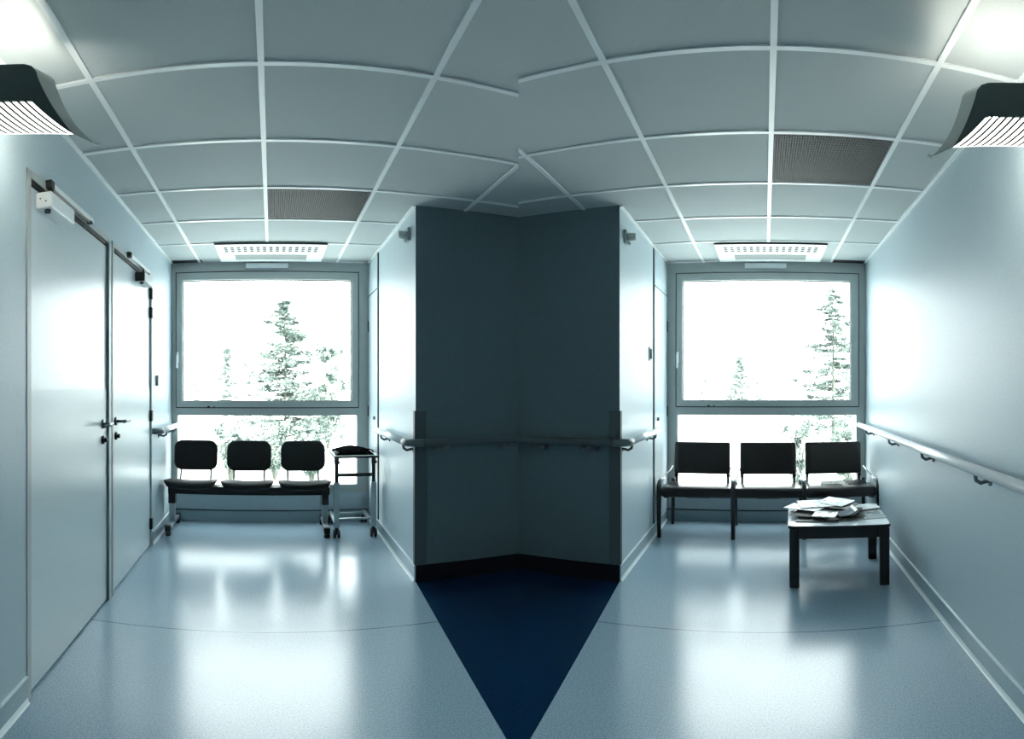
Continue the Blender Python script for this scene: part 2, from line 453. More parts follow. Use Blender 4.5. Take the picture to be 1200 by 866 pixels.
def door(Mb, name, y0, y1, hinge_far, label):
    e = empty(name, Mb @ T(XL0, y0, 0), kind='structure')
    L = y1 - y0
    x = -.012
    b = MB(); b.box(x - .04, x, .004, L - .004, .008, DT - .02, M['door'], bev=.002); b.build('door_leaf', parent=e)
    b = MB(); b.box(x, x + .0025, .006, L - .006, .012, 1.235, M['plate']); b.build('protection_plate', parent=e)
    b = MB()
    b.box(-.05, .004, -.035, 0, 0, DT + .03, M['frame']); b.box(-.05, .004, L, L + .022, 0, DT + .03, M['frame'])
    b.box(-.05, .004, -.035, L + .022, DT, DT + .03, M['frame']); b.box(-.03, -.004, 0, L, DT - .018, DT, M['seal'])
    b.build('door_frame', parent=e)
    hy, dr = (.075, 1) if hinge_far else (L - .085, -1)
    b = MB(); lever(b, x + .002, hy, 1.035, dr); b.build('door_handle', parent=e)
    b = MB(); b.tube([(x, hy, .945), (x + .012, hy, .945)], .024, M['dsteel'], n=20); b.tube([(x + .010, hy, .945), (x + .03, hy, .945)], .013, M['dsteel']); b.build('lock', parent=e)
    return e, L
e1, L1 = door(ML, 'door_1', d1a, d1b, False, '')
e2, L2 = door(ML, 'door_2', d2a, d2b, True, '')
for hz in (1.975, 1.825, 1.02, .176):
    b = MB(); b.box(-.014, .012, L2 - .022, L2 + .022, hz - .042, hz + .042, M['seal'], bev=.004); b.build('hinge', parent=e2)
b = MB(); b.box(-.05, -.012, -.045, .003, 0, DT, M['seal']); b.build('seal', parent=e2)
def closer(e, yb, ylen, ra, rb, near):
    b = MB(); b.box(-.012, .060, yb, yb + ylen, 1.985, 2.052, M['white'] if near else M['midgrey'], bev=.006)
    b.tube([(.03, yb + .03, 1.986), (.03, yb + .03, 1.972)], .014, M['seal'])
    if not near: b.box(-.010, .058, yb - .004, yb + .001, 1.987, 2.05, M['seal'])
    else:
        for q in (.01, .035): b.tube([(q, yb - .002, 2.03 - q * .5), (q, yb + .002, 2.03 - q * .5)], .003, M['seal'])
    c = b.build('closer_body', parent=e)
    b = MB(); b.box(.002, .026, ra, rb, 2.098, 2.122, M['white'], bev=.003)
    b.box(.0, .03, ra - .03, ra + .01, 2.092, 2.128, M['seal'], bev=.004); b.box(.0, .028, rb - .05, rb - .02, 2.088, 2.10, M['seal'])
    b.build('closer_track', parent=e)
    b = MB(); b.tube([(.03, yb + .06, 2.05), (.03, yb + .08, 2.085), (.018, rb - .05, 2.094)], .007, M['dsteel']); b.build('closer_arm', parent=e)
closer(e1, 2.06 - d1a, .27, 2.16 - d1a, 2.70 - d1a, True)
closer(e2, 3.71 - d2a, .26, 3.47 - d2a, 4.03 - d2a, False)
# faint stickers on both leaves
for e, yy, zz in ((e1, .90, 1.55), (e2, .17, 1.56)):
    b = MB(); b.box(-.0122, -.0115, yy, yy + .004, zz - .03, zz + .07, M['sticker']); b.box(-.0122, -.0115, yy + .012, yy + .055, zz - .005, zz, M['sticker'])
    b.box(-.0122, -.0115, yy + .012, yy + .016, zz - .005, zz + .04, M['sticker']); b.build('sticker', parent=e)

def cupboard(Mb, name, x, s, y0):
    """s = direction into the bay"""
    e = empty(name, Mb @ T(x, y0, 0), kind='structure')
    y1 = D - y0 - .002
    def bx(b, t0, t1, *a, **k): b.box(min(s * t0, s * t1), max(s * t0, s * t1), *a, **k)
    b = MB(); bx(b, 0, .012, .014, y1, .11, 2.085, M['wall'], bev=.002); b.build('door_leaf', parent=e)
    b = MB(); bx(b, 0, .012, .014, y1, 2.097, CEIL - .01, M['wall'], bev=.002); b.build('upper_panel', parent=e)
    b = MB(); bx(b, 0, .007, 0, .014, .11, CEIL - .002, M['seal']); bx(b, 0, .004, .014, y1, 2.085, 2.097, M['seal']); b.build('gap_seal', parent=e)
    b = MB(); b.tube([(s * .01, .12, .973), (s * .03, .12, .973)], .016, M['grey'], n=16); b.build('knob', parent=e)
    for hz in (1.81, 1.02):
        b = MB(); bx(b, .0, .018, y1 - .03, y1 - .004, hz - .05, hz + .05, M['seal'], bev=.003); b.build('hinge', parent=e)
cupboard(ML, 'door_3', XL1, -1, 4.585)
cupboard(MR, 'door_4', XR0, 1, 4.43)

# ------------------------------------------------------------------ corner guards
def guard(Mb, x, s, label):
    b = MB()
    a = (x - s * .004, x + s * .068)
    b.box(min(a), max(a), YC - .007, YC, .106, 1.092, M['guard'], bev=.002)
    a = (x - s * .008, x)
    b.box(min(a), max(a), YC - .007, YC + .035, .106, 1.092, M['guard'], bev=.002)
    b.build('corner_guard', mx=Mb, label=label, cat='corner guard')
guard(ML, XL1, 1, 'grey corner guard on left edge of the dark central wall block')
guard(MR, XR0, -1, 'grey corner guard on right edge of the dark central wall block')

# ------------------------------------------------------------------ handrails
RZ = .895
def loop_bracket(b, x, y, s, z):
    """bracket from rail (s .07 off the wall) back to the wall, seen as a small loop"""
    pts = [(x + s * .070, y, z - .022), (x + s * .066, y, z - .045), (x + s * .045, y, z - .058), (x + s * .02, y, z - .052), (x + s * .001, y, z - .05)]
    b.tube(pts, .009, M['railend']); b.tube([(x, y, z - .05), (x + s * .006, y, z - .05)], .024, M['railend'], n=16)
def rail(Mb, x, s, y0, y1, name, label, brackets, ends=()):
    e = empty(name, Mb @ T(x, (y0 + y1) / 2, RZ), label=label, cat='handrail')
    yc = (y0 + y1) / 2
    b = MB(); b.tube([(s * .068, y0 - yc, 0), (s * .068, y1 - yc, 0)], .0235, M['rail'], n=20); b.build('rail', parent=e)
    for y in brackets:
        b = MB(); loop_bracket(b, 0, y - yc, s, 0); b.build('bracket', parent=e)
    for (y, d) in ends:
        b = MB(); b.tube([(s * .068, y - yc, 0), (s * .068, y - yc + d * .02, 0), (s * .055, y - yc + d * .045, 0), (s * .03, y - yc + d * .055, 0), (s * .002, y - yc + d * .055, 0)], .0245, M['railend'], n=20)
        b.build('end_cap', parent=e)
    return e
rail(ML, XL0, 1, 4.27, 4.98, 'handrail', 'short white handrail between the second door and the left window', (4.45, 4.9), ((4.27, -1),))
rail(MR, XR1, -1, .6, 4.98, 'handrail', 'long white handrail along the right-hand wall beside the dark chairs', (4.65, 3.77, 2.95, 2.15, 1.3), ())
rail(ML, XL1, -1, YC + .03, 4.40, 'handrail', 'short white handrail from the trolley corner to the central block', (4.15, YC + .05), ())
rail(MR, XR0, 1, YC + .03, 4.32, 'handrail', 'short white handrail beside the wall switch in right bay', (4.2, YC + .05), ())
# rail across the two dark faces
e = empty('handrail', Matrix.Translation((0, RIDGE - .08, RZ)), label='grey handrail running across both dark faces of the central block', cat='handrail')
inv = e.matrix_world.inverted()
def P(Mb, x, y): v = inv @ (Mb @ Vector((x, y, RZ))); return (v.x, v.y, v.z)
yr = YC - .068
rr = yr * math.tan(TH)
b = MB(); b.tube([P(ML, XL1 + .02, yr), P(ML, rr, yr), P(MR, XR0 - .02, yr)], .0235, M['guard'], n=20); b.build('rail', parent=e)
b = MB(); b.tube([P(ML, XL1 + .03, yr), P(ML, XL1 - .02, yr), P(ML, XL1 - .052, yr + .012), P(ML, XL1 - .066, yr + .04), P(ML, XL1 - .068, YC + .035)], .0245, M['railend'], n=20); b.build('elbow', parent=e)
b = MB(); b.tube([P(MR, XR0 - .03, yr), P(MR, XR0 + .02, yr), P(MR, XR0 + .052, yr + .012), P(MR, XR0 + .066, yr + .04), P(MR, XR0 + .068, YC + .035)], .0245, M['railend'], n=20); b.build('elbow', parent=e)
for Mb, xs_ in ((ML, (1.08, 1.52)), (MR, (-1.10, -1.45))):
    for x in xs_:
        b = MB(); 
        q = inv @ Mb
        b.box(x - .05, x + .05, YC - .06, YC - .001, RZ - .058, RZ - .03, M['railend'], bev=.008, mx=q)
        b.tube([(x, YC - .068, RZ - .02), (x, YC - .05, RZ - .04)], .012, M['railend'], mx=q)
        b.build('bracket', parent=e)

# ------------------------------------------------------------------ small wall devices
def alarm(Mb, x, s, y, z, label):
    e = empty('alarm_sounder', Mb @ T(x, y, z), label=label, cat='alarm')
    b = MB(); b.box(min(0, s * .022), max(0, s * .022), -.035, .035, -.045, .045, M['grey'], bev=.005); b.build('base_plate', parent=e)
    b = MB(); b.tube([(s * .02, 0, 0), (s * .075, 0, 0)], .026, M['midgrey'], n=20); b.build('sounder', parent=e)
    b = MB(); b.tube([(s * .026, 0, -.036), (s * .040, 0, -.052)], .009, M['white']); b.build('glint_stub', parent=e)  # white stub added to imitate a small reflected glint
alarm(ML, XL1, -1, 3.53, 2.257, 'small grey alarm fitting high on the wall left of central block')
alarm(MR, XR0, 1, 3.50, 2.235, 'small grey alarm fitting high on the wall right of central block')
b = MB(); b.box(XL0, XL0 + .022, 4.34, 4.40, 1.255, 1.34, M['grey'], bev=.004); b.build('wall_switch', mx=ML, label='small dark switch on the white wall between door and left window', cat='switch')
e = empty('wall_switch', MR @ T(XR0, 4.30, 1.51), label='white framed dark switch on the wall left of the right window', cat='switch')
b = MB(); b.box(0, .010, -.035, .035, -.055, .055, M['white'], bev=.003); b.build('back_plate', parent=e)
b = MB(); b.box(.008, .022, -.026, .010, -.042, .042, M['railend'], bev=.003); b.build('rocker', parent=e)

# ------------------------------------------------------------------ ceiling fittings
def grille(Mb, x0, x1, y0, y1, label):
    e = empty('ceiling_grille', Mb @ T((x0 + x1) / 2, (y0 + y1) / 2, CEIL), label=label, cat='air grille')
    w, d = (x1 - x0) / 2 - .013, (y1 - y0) / 2 - .013
    dk = M['grilledark']
    b = MB(); b.box(-w, w, -d, d, .022, .028, M['seal']); b.build('backing', parent=e)
    b = MB(); n = 46
    for i in range(n):
        x = -w + (i + .5) * 2 * w / n
        b.box(x - w / n * .52, x + w / n * .52, -d, d, .004, .016, dk)
    for i in range(22):
        y = -d + (i + .5) * 2 * d / 22
        b.box(-w, w, y - .0035, y + .0035, .006, .014, dk)
    b.build('perforated_face', parent=e)
M['grilledark'] = pmat('grille_metal', (.075, .085, .08), .6)
grille(ML, xsL[2], xsL[3], ysL[jL], ysL[jL + 1], 'dark perforated ceiling grille in left bay near the alarm fitting')
grille(MR, xsR[5], xsR[6], ysR[jR], ysR[jR + 1], 'dark perforated ceiling grille in right bay near the wall lamp')

M['slotdark'] = pmat('slot_dark', (.07, .085, .085), .6)
M['stripgrey'] = pmat('strip_grey', (.22, .26, .255), .6)
def diffuser(Mb, xc, label):
    y0, y1 = 4.37, 4.97
    e = empty('air_diffuser', Mb @ T(xc, (y0 + y1) / 2, CEIL), label=label, cat='air diffuser')
    h = (y1 - y0) / 2; w = .452
    b = MB(); b.box(-w, w, -h, h, -.014, -.002, M['white'], bev=.003)
    b.box(-w, w, -h - .004, -h + .004, -.012, -.0006, M['seal']); b.build('plate', parent=e)
    b = MB()
    for i in range(15):
        x = -.37 + i * .74 / 14
        for k in range(3): b.box(x - .014, x + .014, -h + .075 + k * .060, -h + .118 + k * .060, -.0155, -.0135, M['slotdark'])
    b.build('slots', parent=e)
    b = MB(); b.box(-.31, .31, -h + .34, -h + .51, -.017, -.013, M['stripgrey'])
    for i in range(30):
        x = -.305 + i * .61 / 29; b.box(x - .0015, x + .0015, -h + .345, -h + .505, -.0185, -.0165, M['stripgrey'])
    b.build('return_strip', parent=e)
diffuser(ML, -.01, 'white slotted air diffuser panel above the left window')
diffuser(MR, .05, 'white slotted air diffuser panel above the right window')

# ------------------------------------------------------------------ wall uplighters
def uplighter(Mb, xw, s, y0, bz, tz, db, dt, label):
    """xw wall plane, s into bay. S-shaped front shade: top at dt off the wall, flaring to db at the bottom.
    The slotted end face is cut at a slant: it stands nearer at the wall than at the rim."""
    e = empty('wall_lamp', Mb @ T(xw, y0, EYE), label=label, cat='wall lamp')
    H = tz - bz; SL = .45
    def Y(d): return -(db - d) * SL
    def S(t):                             # t 0 top .. 1 bottom -> (distance, height)
        if t < .12:
            a = t / .12 * math.pi / 2; r = .035
            return (dt - r + r * math.sin(a), tz - r + r * math.cos(a))
        u = (t - .12) / .88
        return (dt + (db - dt) * (.72 * u + .28 * u ** 2.5), tz - .035 - (H - .035) * u ** .97)
    N = 22
    ts = [i / N for i in range(N + 1)]; gap = .050
    cut = int(N * .52); tc_ = cut / N
    def pe(d, h, dy=0): return (s * d, Y(d) + dy, h)
    def inner(t): return S(t)[0] - gap * (1 - (t - tc_) / (1 - tc_)) ** .8
    b = MB()
    b.strip([pe(*S(t)) for t in ts[:cut + 1]], [pe(0, S(t)[1]) for t in ts[:cut + 1]], M['lamp'], thick=.004, smooth=False)
    b.strip([pe(*S(t)) for t in ts[cut:]], [pe(inner(t), S(t)[1]) for t in ts[cut:]], M['lamp'], thick=.004, smooth=False)
    x = .013
    while x < .34:
        q = [(inner(t) - x, S(t)[1], inner(t) - x - .008) for t in ts[cut:]]
        q = [z for z in q if z[2] > 0]
        if len(q) > 2: b.strip([pe(a, h) for a, h, c in q], [pe(c, h) for a, h, c in q], M['lamp'], thick=.003, smooth=False)
        x += .0205
    b.build('slotted_end_plate', parent=e)
    b = MB()
    b.strip([pe(inner(t), S(t)[1], .008) for t in ts[cut:]], [pe(0, S(t)[1], .008) for t in ts[cut:]], M['glow'], smooth=False)
    b.build('diffuser', parent=e)
    b = MB()
    def far(t):
        d, h = S(t); w = max(0, (t - .2) / .8)
        return (s * (d + .012 * w + .030 * w ** 3), .10, h + (.045 - .045 * w))
    b.strip([pe(*S(t), .004) for t in ts], [far(t) for t in ts], M['lamplit'], thick=.0)
    b.build('shade', parent=e)
    b = MB(); b.tube([far(.95), far(1.0), tuple(Vector(far(1.0)) + Vector((s * .012, 0, .004)))], [.003, .005, .005], M['white'], n=8); b.build('lip', parent=e)
    b = MB(); b.tube([(s * .20, -.035, tz - .05), (s * .20, .07, tz - .05)], .013, M['tube'], n=12); b.build('lamp_tube', parent=e)
    b = MB(); b.box(min(0, s * .012), max(0, s * .012), -.15, .10, bz, tz - .01, M['lamp']); b.build('back_plate', parent=e)
    return e
uplighter(ML, XL0, 1, 1.55, .769, .978, .345, .247, 'dark flared wall lamp with glowing slots above the doors on the left')
uplighter(MR, XR1, -1, 1.60, .748, .943, .362, .299, 'dark flared wall lamp with glowing slots above the long right handrail')

# ------------------------------------------------------------------ left bench: three black shells on a beam
def beam_bench():
    e = empty('beam_bench', ML @ T(-.205, 4.72, 0, R(-.6)), label='black three-seat beam bench in front of the left window', cat='bench')
    # local: x across, y depth (negative = towards the hall), origin on floor
    cx = (-.475, 0.0, .475)
    b = MB(); b.box(-.69, .695, -.065, .0, .318, .388, M['black'], bev=.006); b.build('beam', parent=e)
    for s in (-.655, .655):
        b = MB()
        b.box(s - .03, s + .03, -.070, .005, .235, .34, M['black'], bev=.004)
        b.box(s - .024, s + .024, -.06, -.005, .07, .25, M['steel'], bev=.004)
        b.box(s - .022, s + .022, -.235, .225, .045, .08, M['steel'], bev=.008)
        lg = b.build('leg', parent=e)
        for y in (-.225, .215):
            b = MB(); b.tube([(s, y, 0), (s, y, .018), (s, y, .045)], [.024, .026, .018], M['black'], n=16)
            b.box(s - .026, s + .026, y - .025, y + .025, .035, .086, M['black'], bev=.008); b.build('foot', parent=lg)
    for i, x in enumerate(cx):
        # seat: dished pad, sides up, front lip down
        t = bmesh.new(); nx, ny = 14, 12; wv = .445; dv = .42
        def zf(u, v):        # u -1..1 across, v 0 front ..1 back
            return   .464 + .012 * u * u - .046 * v - .014 * max(0, (.22 - v) / .22) ** 2
        top = [[None] * (nx + 1) for _ in range(ny + 1)]; bot = [[None] * (nx + 1) for _ in range(ny + 1)]
        for j in range(ny + 1):
            v = j / ny
            wloc = wv / 2 * (1 - .10 * (1 - min(1, v / .2)) ** 2 - .08 * v * v)
            for k in range(nx + 1):
                u = -1 + 2 * k / nx
                X = x + wloc * u; Y = -.30 + dv * v + .02 * u * u * (1 - v)
                edge = max(abs(u) ** 6, abs(2 * v - 1) ** 8)
                z = zf(u, v)
                top[j][k] = t.verts.new((X, Y, z - .006 * edge)); bot[j][k] = t.verts.new((X * 1 - (X - x) * .10 * (1 - 0), Y, z - .062 + .024 * edge + .010 * v - .006 * (u * u)))
        for j in range(ny):
            for k in range(nx):
                t.faces.new([top[j][k], top[j][k + 1], top[j + 1][k + 1], top[j + 1][k]])
                t.faces.new([bot[j][k], bot[j + 1][k], bot[j + 1][k + 1], bot[j][k + 1]])
        for j in range(ny):
            t.faces.new([top[j][0], top[j + 1][0], bot[j + 1][0], bot[j][0]]); t.faces.new([top[j][nx], bot[j][nx], bot[j + 1][nx], top[j + 1][nx]])
        for k in range(nx):
            t.faces.new([top[0][k], bot[0][k], bot[0][k + 1], top[0][k + 1]]); t.faces.new([top[ny][k], top[ny][k + 1], bot[ny][k + 1], bot[ny][k]])
        bmesh.ops.recalc_face_normals(t, faces=t.faces)
        b = MB(); b.add(t, M['shell'], None, True)
        seat = b.build('seat', parent=e)
        b = MB(); b.box(x - .11, x + .11, -.20, .06, .382, .412, M['black'], bev=.004); b.build('seat_bracket', parent=e)
        b = MB(); b.pad(.392, .268, .032, M['fabric'], rad=.075, bend=-.022, mx=Matrix.Translation((x, .155, .632 - .001 * i)) @ Matrix.Rotation(R(-8), 4, 'X')); b.build('backrest', parent=e)
        for q in (-.135, .135):
            b = MB(); b.tube([(x + q, -.08, .405), (x + q, .10, .41), (x + q, .128, .43), (x + q, .145, .49), (x + q, .162, .60)], .009, M['dsteel'], n=10); b.build('back_rod', parent=e)
    return e
beam_bench()

# ------------------------------------------------------------------ trolley with bag
def trolley():
    e = empty('overbed_trolley', ML @ T(.665, 4.70, 0), label='metal wheeled table trolley beside the left bench by the cupboard', cat='trolley')
    xl, xr, yf, yb = -.140, .165, -.235, .22
    zt = .678
    b = MB(); b.box(-.166, .205, -.285, .28, zt - .016, zt, M['dsteel'], bev=.003); b.box(-.16, .198, -.278, .272, zt, zt + .003, M['lam']); b.build('tabletop', parent=e)
    for x in (xl, xr):
        b = MB(); b.box(x - .015, x + .015, yf - .015, yf + .015, .40, zt - .012, M['dsteel'], bev=.003)
        b.box(x - .022, x + .022, yf - .022, yf + .022, .09, .46, M['steel'], bev=.004); b.build('leg', parent=e)
        b = MB(); b.box(x - .014, x + .014, yf, yb + .05, .085, .113, M['steel'], bev=.004); b.build('base_bar', parent=e)
        for y in (yf, yb + .04):
            b = MB(); b.box(x - .014, x + .014, y - .016, y + .02, .055, .09, M['black'], bev=.004); b.box(x - .006, x + .006, y - .008, y + .008, .03, .06, M['black']); cs_ = b.build('castor', parent=e)
            for q in (-.026, .008):
                b = MB(); b.tube([(x + q, y, .036), (x + q + .018, y, .036)], .036, M['black'], n=20); b.build('wheel', parent=cs_)
        b = MB(); b.tube([(x, yf - .005, zt - .05), (x + .02, yf - .02, zt - .055)], .012, M['black']); b.box(x - .018, x + .018, yf - .018, yf + .018, zt - .07, zt - .012, M['black'], bev=.005); b.build('clamp', parent=e)
    b = MB(); b.box(xl, xr, yf - .011, yf + .011, .505, .532, M['dsteel'], bev=.003); b.build('cross_bar', parent=e)
    for y, z in ((yf, .155), (yb + .0, .098)):
        b = MB(); b.box(xl, xr, y - .009, y + .009, z - .009, z + .009, M['steel'], bev=.003); b.build('cross_bar', parent=e)
    # lens-shaped limp bag
    b = MB(); t = bmesh.new(); rows = []
    n, m_ = 18, 12
    for j in range(m_ + 1):
        row = []
        for k in range(n + 1):
            u = -1 + 2 * k / n; v = -1 + 2 * j / m_
            q = max(0, 1 - abs(u) ** 2.6) * max(0, 1 - abs(v) ** 4)
            row.append((.155 * u, .20 * v,   .006 + (.040 + .006 * math.sin(5 * u + 3 * v)) * q ** .6))
        rows.append(row)
    top = [[t.verts.new(p) for p in r] for r in rows]; bot = [[t.verts.new((p[0], p[1], .0)) for p in r] for r in rows]
    for j in range(m_):
        for k in range(n):
            t.faces.new([top[j][k], top[j][k + 1], top[j + 1][k + 1], top[j + 1][k]]); t.faces.new([bot[j][k], bot[j + 1][k], bot[j + 1][k + 1], bot[j][k + 1]])
    for j in range(m_):
        t.faces.new([top[j][0], top[j + 1][0], bot[j + 1][0], bot[j][0]]); t.faces.new([top[j][n], bot[j][n], bot[j + 1][n], top[j + 1][n]])
    for k in range(n):
        t.faces.new([top[0][k], bot[0][k], bot[0][k + 1], top[0][k + 1]]); t.faces.new([top[m_][k], top[m_][k + 1], bot[m_][k + 1], bot[m_][k]])
    bg = empty('folded_bag', ML @ T(.680, 4.66, zt + .004), label='black folded bag lying on the wheeled trolley', cat='bag')
    b.add(t, M['bag'], None, True); b.build('bag_body', parent=bg)
    b = MB(); b.tube([(.05, -.15, .040), (.08, -.19, .048), (.12, -.18, .044), (.15, -.12, .03), (.175, -.05, .008)], .006, M['bag'], n=8); b.build('strap', parent=bg); b = MB(); b.tube([(-.12, -.17, .02), (-.15, -.19, .04), (-.165, -.15, .036), (-.14, -.12, .03)], .005, M['bag'], n=8); b.build('strap', parent=bg)
    b = MB(); b.tube([(0, 0, 0), (0, 0, .002), (0, 0, .035)], [.016, .018, .02], M['midgrey'], n=16)
    b.build('small_cup', mx=ML @ T(.528, 4.50, zt + .0035), label='small grey cup beside the black bag on trolley', cat='cup')
trolley()

# ------------------------------------------------------------------ right bench: three linked easy chairs
def linked_bench():
    e = empty('waiting_bench', MR @ T(.035, 4.70, 0, R(.4)), label='dark vinyl three-seat waiting bench in front of the right window', cat='bench')
    xs = (-.90, -.292, .285, .90)
    cs = [(-.595, .575), (-.0025, .555), (.590, .575)]
    yf, yb = -.245, .22
    # seats
    for i, (x, w) in enumerate(cs):
        b = MB(); b.box(x - w / 2, x + w / 2, yf - .015, yb - .03, .335, .418, M['leather'], bev=.020, seg=4, mx=Matrix.Translation((0, yf, .38)) @ Matrix.Rotation(R(-4), 4, 'X') @ Matrix.Translation((0, -yf, -.38)))
        b.build('seat_cushion', parent=e)
        bw = (.50, .50, .505)[i]; bx = (x + .008, x - .0, x - .015)[i]
        b = MB(); b.pad(bw, .285, .055, M['leather'], rad=.022, bend=-.010, mx=Matrix.Translation((bx, .185, .608)) @ Matrix.Rotation(R(-9), 4, 'X')); b.build('backrest', parent=e)
        for q in (-bw / 2 + .02, bw / 2 - .02):
            b = MB(); b.box(bx + q - .012, bx + q + .012, .165, .195, .33, .54, M['wood'], bev=.004)
            b.box(bx + q - .016, bx + q + .016, .150, .180, .44, .475, M['black'], bev=.005); b.build('back_upright', parent=e)
        b = MB()
        b.box(x - .10, x + .10, -.10, .12, .300, .332, M['black'], bev=.006)
        b.build('seat_support', parent=e)
    for i, x in enumerate(xs):
        b = MB()
        # front leg, curved into the side rail
        pts = [(x, yf - .005, .0), (x, yf - .005, .36), (x, yf - .002, .42), (x, yf + .03, .455), (x, yf + .07, .463)]
        t = []
        for j, p in enumerate(pts): t.append(p)
        b.tube(t, [.018, .020, .020, .018, .013], M['wood'], n=10)
        b.build('leg', parent=e)
        b = MB(); b.tube([(x + .04 * (1 if i == 0 else -1 if i == 3 else -.0), yb - .01, 0), (x + .05 * (1 if i == 0 else -1 if i == 3 else 0), yb - .03, .42)], [.015, .018], M['wood'], n=10); b.build('leg', parent=e)
        inx = 1 if i == 0 else -1 if i == 3 else 0
        sides = [(1,), (-1, 1), (-1, 1), (-1,)][i]
        for sd in sides:
            b = MB()
            xx = x + sd * .012
            b.tube([(xx, yf + .02, .468), (xx + sd * .004, yf + .08, .480), (xx + sd * .022, yb - .10, .505), (xx + sd * .034, yb - .04, .530)], .0055, M['chrome'], n=10)
            b.tube([(xx + sd * .006, yf + .03, .452), (xx + sd * .012, yf + .16, .470), (xx + sd * .02, yf + .20, .492)], .0045, M['chrome'], n=8)
            b.build('side_rail', parent=e)
        b = MB(); b.tube([(x + inx * .05 - .02, yf + .06, .335), (x + inx * .05 + .02, yf + .06, .335)], .022, M['black'], n=14)
        b.box(x - .014, x + .014, yf, yb - .03, .335, .375, M['wood'], bev=.005); b.build('side_frame', parent=e)
    return e
linked_bench()

# ------------------------------------------------------------------ magazine on the third seat and the coffee table
def rrect(w, d, r, n=6):
    out = []
    for cx, cy, a0 in ((w / 2 - r, d / 2 - r, 0), (-w / 2 + r, d / 2 - r, 90), (-w / 2 + r, -d / 2 + r, 180), (w / 2 - r, -d / 2 + r, 270)):
        for k in range(n + 1):
            a = R(a0 + 90 * k / n); out.append((cx + r * math.cos(a), cy + r * math.sin(a)))
    return out
TX, TY, TROT = .478, 3.655, R(-3.0)
TH_ = .386
def coffee_table():
    e = empty('coffee_table', MR @ T(TX, TY, 0, TROT), label='low dark-legged coffee table with a white top near the right wall', cat='table')
    w, d = .645, .615
    b = MB(); b.prism(rrect(w, d, .045), TH_ - .024, TH_ - .002, M['wood'], bev=.006); b.prism(rrect(w - .012, d - .012, .04), TH_ - .002, TH_, M['lam'])
    b.build('tabletop', parent=e)
    b = MB()
    for (x0, x1, y0, y1) in ((-w / 2 + .03, w / 2 - .03, -d / 2 + .025, -d / 2 + .045), (-w / 2 + .03, w / 2 - .03, d / 2 - .045, d / 2 - .025), (-w / 2 + .02, -w / 2 + .04, -d / 2 + .04, d / 2 - .04), (w / 2 - .04, w / 2 - .02, -d / 2 + .04, d / 2 - .04)):
        b.box(x0, x1, y0, y1, TH_ - .085, TH_ - .024, M['wood'], bev=.002)
    b.build('apron', parent=e)
    for sx in (-1, 1):
        for sy in (-1, 1):
            b = MB(); cx, cy = sx * (w / 2 - .042), sy * (d / 2 - .042)
            b.box(cx - .031, cx + .031, cy - .031, cy + .031, 0, TH_ - .024, M['wood'], bev=.007, seg=3); b.build('leg', parent=e)
coffee_table()

pag = pmat('magazine_pages', (.80, .84, .85), .5)
def mag_mat(name, c, ink, rough=.25, sc=14, th=.55):
    m, nt, bs = new_mat(name)
    tc = nt.nodes.new('ShaderNodeTexCoord'); n = nt.nodes.new('ShaderNodeTexNoise'); n.inputs['Scale'].default_value = sc; n.inputs['Detail'].default_value = 1
    nt.links.new(tc.outputs['Object'], n.inputs['Vector'])
    cr = nt.nodes.new('ShaderNodeValToRGB'); cr.color_ramp.interpolation = 'CONSTANT'
    cr.color_ramp.elements[0].color = (*c, 1); cr.color_ramp.elements[1].position = th; cr.color_ramp.elements[1].color = (*ink, 1)
    nt.links.new(n.outputs['Fac'], cr.inputs['Fac']); nt.links.new(cr.outputs['Color'], bs.inputs['Base Color'])
    bs.inputs['Roughness'].default_value = rough
    if max(c) < .2: bs.inputs['Specular IOR Level'].default_value = .08
    return m
covers = {
 'white': mag_mat('cover_white', (.80, .84, .86), (.62, .68, .70), th=.58),
 'whiteprint': mag_mat('cover_white_print', (.78, .82, .84), (.14, .19, .22), th=.60, sc=22),
 'black': mag_mat('cover_black', (.010, .012, .013), (.03, .035, .035), rough=.5),
 'charcoal': mag_mat('cover_charcoal', (.05, .065, .07), (.10, .13, .14)),
 'grey': mag_mat('cover_grey', (.33, .40, .43), (.70, .74, .76), th=.56),
 'blue': mag_mat('cover_slate_blue', (.05, .085, .11), (.12, .17, .20), th=.6, rough=.6),
}
